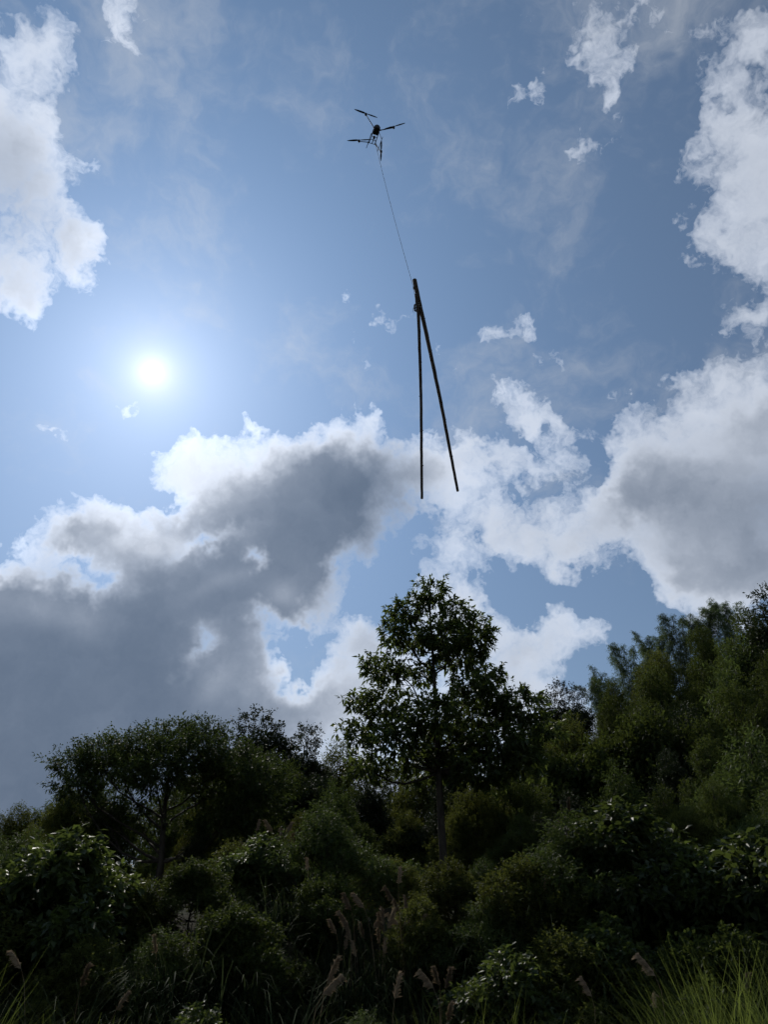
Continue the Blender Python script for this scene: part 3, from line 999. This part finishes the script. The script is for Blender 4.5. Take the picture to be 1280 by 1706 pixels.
def lawn():
    rng = np.random.default_rng(301)
    Ps, As, Hs = [], [], []
    def patch(az0, az1, d0, d1, n, h):
        az, dd = np.radians(rng.uniform(az0, az1, n)), rng.uniform(d0, d1, n)
        x, y = dd * np.sin(az), dd * np.cos(az)
        Ps.append(np.stack([x, y, ground_z(x, y) - .05], 1))
        As.append(rng.uniform(0, 2 * math.pi, n))
        Hs.append(h * rng.uniform(.5, 1.1, n))
    patch(18.5, 32, 4.8, 6.8, 6800, 1.6)
    patch(13, 20, 6.2, 8.0, 1200, 1.0)
    patch(-30, -23, 5.0, 6.4, 1000, 1.55)
    patch(3, 10, 7.2, 8.6, 500, 1.2)
    patch(-22, 14, 7.0, 9.4, 2600, .95)
    P, A, H = np.concatenate(Ps), np.concatenate(As), np.concatenate(Hs)
    V, F = ribbons(P, A, H, np.full(len(P), .006), 1.0 * rng.uniform(.2, 1.3, len(P)), rng)
    o = link('grass', mesh_from('grass', V, F, M_GRASS))
    o['kind'] = 'stuff'
    o['label'] = 'fresh green long grass along the bottom of the photo'
    return o


lawn()

# ------------------------------------------------------------------ drone
DRONE = Vector((-.46, 24.45, 38.0))
root = tag(link('drone', None, None, DRONE, (0, 0, R(-72))), 'dark four-armed cargo drone hovering high in the sky', 'drone')
# local x runs along the fuselage towards its nose
nose = [(.50, -.06), (.50, .06), (.42, .15), (.10, .17), (.04, .13), (.04, -.13), (.10, -.17), (.42, -.15)]
link('body', Geo().prism(nose, -.13, .14, .12).mesh('body', M_SHELL), root)
fr = Geo()
for s in (-1, 1):
    fr.tube([(.30, .14 * s, -.02), (-.52, .16 * s, -.02)], [.020, .020], 6)
for xx in (-.12, -.30, -.52):
    fr.tube([(xx, -.16, -.02), (xx, .16, -.02)], [.016, .016], 6)
fr.tube([(-.12, 0, -.02), (-.52, 0, -.02)], [.022, .022], 6)
link('battery_frame', fr.mesh('battery_frame', M_CARBON), root)
pack = Geo().box((-.20, -.05, -.08), (-.10, .05, .04))
link('winch', pack.mesh('winch', M_SHELL), root)
blade = Geo()
for s in (-1, 1):
    n0 = len(blade.v)
    st = [(.03, .018, .10), (.12, .036, .09), (.30, .042, .05), (.48, .032, .03), (.61, .012, .015)]
    for xx, w, tw in st:
        for yy, zz in ((-w, -w * tw * 6), (w, w * tw * 6)):
            for dz in (-.004, .004):
                blade.v.append(Vector((xx * s, yy * s, zz * s * s + dz)))
    for i in range(len(st) - 1):
        a, b = n0 + 4 * i, n0 + 4 * (i + 1)
        for q in ((a, a + 2, b + 2, b), (a + 1, b + 1, b + 3, a + 3), (a, b, b + 1, a + 1), (a + 2, a + 3, b + 3, b + 2)):
            blade.f.append(q)
    blade.f += [(n0, n0 + 1, n0 + 3, n0 + 2), (n0 + 16, n0 + 18, n0 + 19, n0 + 17)]
blade_me = blade.mesh('propeller', M_BLADE)
motor_me = Geo().tube([(0, 0, -.07), (0, 0, -.05), (0, 0, .05), (0, 0, .07)], [.045, .062, .062, .03], 14).mesh('motor', M_MOTOR)
inv = Matrix.Rotation(R(72), 3, 'Z')
for (wx, wy), yaw, start in [((-.445, -1.07), 21, (.34, -.15)), ((.95, -.37), -18, (.30, .15)), ((.31, .98), 92, (-.50, .16)), ((-.83, .38), -3, (-.50, -.16))]:
    tip = inv @ Vector((wx, wy, 0))
    a = Vector((start[0], start[1], -.01))
    arm = Geo().tube([a, a * .5 + tip * .5 + Vector((0, 0, .0)), tip], [.024, .021, .019], 8)
    arm.tube([a - (tip - a).normalized() * .03, a + (tip - a).normalized() * .07], [.034, .034], 8)
    link('arm', arm.mesh('arm', M_CARBON), root)
    mo = link('motor', motor_me, root, tip + Vector((0, 0, .03)))
    pr = link('propeller', blade_me, mo, (0, 0, .075), (0, 0, R(yaw + 72)))
for s in (-1, 1):
    lg = Geo()
    lg.tube([(.22, .15 * s, -.05), (.18, .30 * s, -.52)], [.013, .013], 6)
    lg.tube([(-.42, .16 * s, -.03), (-.36, .30 * s, -.52)], [.013, .013], 6)
    lg.tube([(.34, .30 * s, -.53), (-.52, .30 * s, -.53)], [.014, .014], 6)
    link('landing_leg', lg.mesh('landing_leg', M_CARBON), root)

# ------------------------------------------------------------------ rope and the two poles it carries
top = DRONE + inv.inverted() @ Vector((-.15, 0, -.08))
knot = Vector((1.345, 25.15, 27.84))
tie = Vector((1.475, 25.12, 26.6))
pts = []
for i in range(15):
    t = i / 14
    q = top.lerp(knot, t)
    q.x -= .05 * math.sin(math.pi * t)
    pts.append(q)
pts += [Vector((1.375, 25.10, 27.4)), Vector((1.42, 25.06, 26.95)), tie + Vector((-.07, -.1, .05))]
rp = Geo().tube(pts, [.0085] * len(pts), 6)
rope = tag(link('tow_rope', None, None, top), 'thin rope hanging from the drone down to the poles', 'rope')
line = link('line', rp.mesh('line', M_ROPE, True), rope, -top)
hk = Geo().tube([knot + Vector((-.02, 0, .10)), knot + Vector((0, 0, .03)), knot + Vector((0, 0, -.05)), knot + Vector((.01, 0, -.12))], [.012, .035, .03, .012], 8)
link('knot', hk.mesh('knot', M_ROPE, True), rope, -top)
sl = Geo()
for j, zz in enumerate((0, -.05, .06, .12, -.11)):
    ring = [tie + Vector((.02 + .155 * math.cos(w), .17 * math.sin(w), zz + .03 * math.sin(w * 2 + j))) for w in np.linspace(0, 2 * math.pi, 15)]
    sl.tube(ring, [.022] * 15, 6, False)
sl.tube([tie + Vector((-.13, -.05, 0)), tie + Vector((-.2, -.06, -.18)), tie + Vector((-.17, -.05, -.34))], [.012, .01, .006], 5)
link('sling', sl.mesh('sling', M_ROPE, True), rope, -top)


def pole(pts, r0, r1, label, seed):
    rng = np.random.default_rng(seed)
    ctrl = np.array(pts, float)
    cum = np.concatenate([[0], np.cumsum(np.linalg.norm(np.diff(ctrl, axis=0), axis=1))])
    n = 44
    t = np.linspace(0, cum[-1], n)
    c = np.stack([np.interp(t, cum, ctrl[:, k]) for k in range(3)], 1)
    for _ in range(5):
        c[1:-1] = (c[:-2] + 2 * c[1:-1] + c[2:]) / 4
    c[1:-1, :2] += rng.normal(0, .003, (n - 2, 2))
    r = np.linspace(r0, r1, n) * (1 + rng.normal(0, .01, n))
    r[6::7] *= 1.04                                   # swollen whorls where branches were trimmed
    base = Vector(c[-1])
    o = tag(link('timber_pole', None, None, base), label, 'pole', 'poles slung under the drone')
    link('shaft', Geo().tube(c - np.array(base), r, 12).mesh('shaft', M_LOG, True), o)
    for e, k in ((0, 1), (n - 1, n - 2)):
        d = Vector(c[e] - c[k]).normalized()
        q = Vector(c[e]) - base
        link('cut_end', Geo().tube([q - d * .01, q + d * .012], [r[e] * .9, r[e] * .86], 12).mesh('cut_end', M_CUT), o)
    stubs = Geo()
    for i in range(9, n - 2, 7):
        for _ in range(2):
            w = rng.uniform(0, 6.28)
            d = np.array([math.cos(w), math.sin(w), -.35])
            q = c[i] - np.array(base)
            stubs.tube([q + d * r[i] * .8, q + d * (r[i] + .035)], [.016, .011], 5)
    link('branch_stubs', stubs.mesh('branch_stubs', M_LOG), o)['kind'] = 'stuff'
    return o


pole([(1.40, 25.2, 28.40), (1.58, 25.16, 26.9), (1.77, 25.1, 25.6), (2.29, 25.0, 21.5), (2.80, 24.9, 16.9)], .102, .052,
     'longer slanting pole slung from the rope, leaning right, with the thick end up', 5)
pole([(1.44, 25.02, 27.3), (1.52, 24.98, 26.2), (1.53, 25.1, 21.6), (1.45, 25.2, 16.75)], .076, .052,
     'upright pole hanging straight down beside the slanting pole', 6)
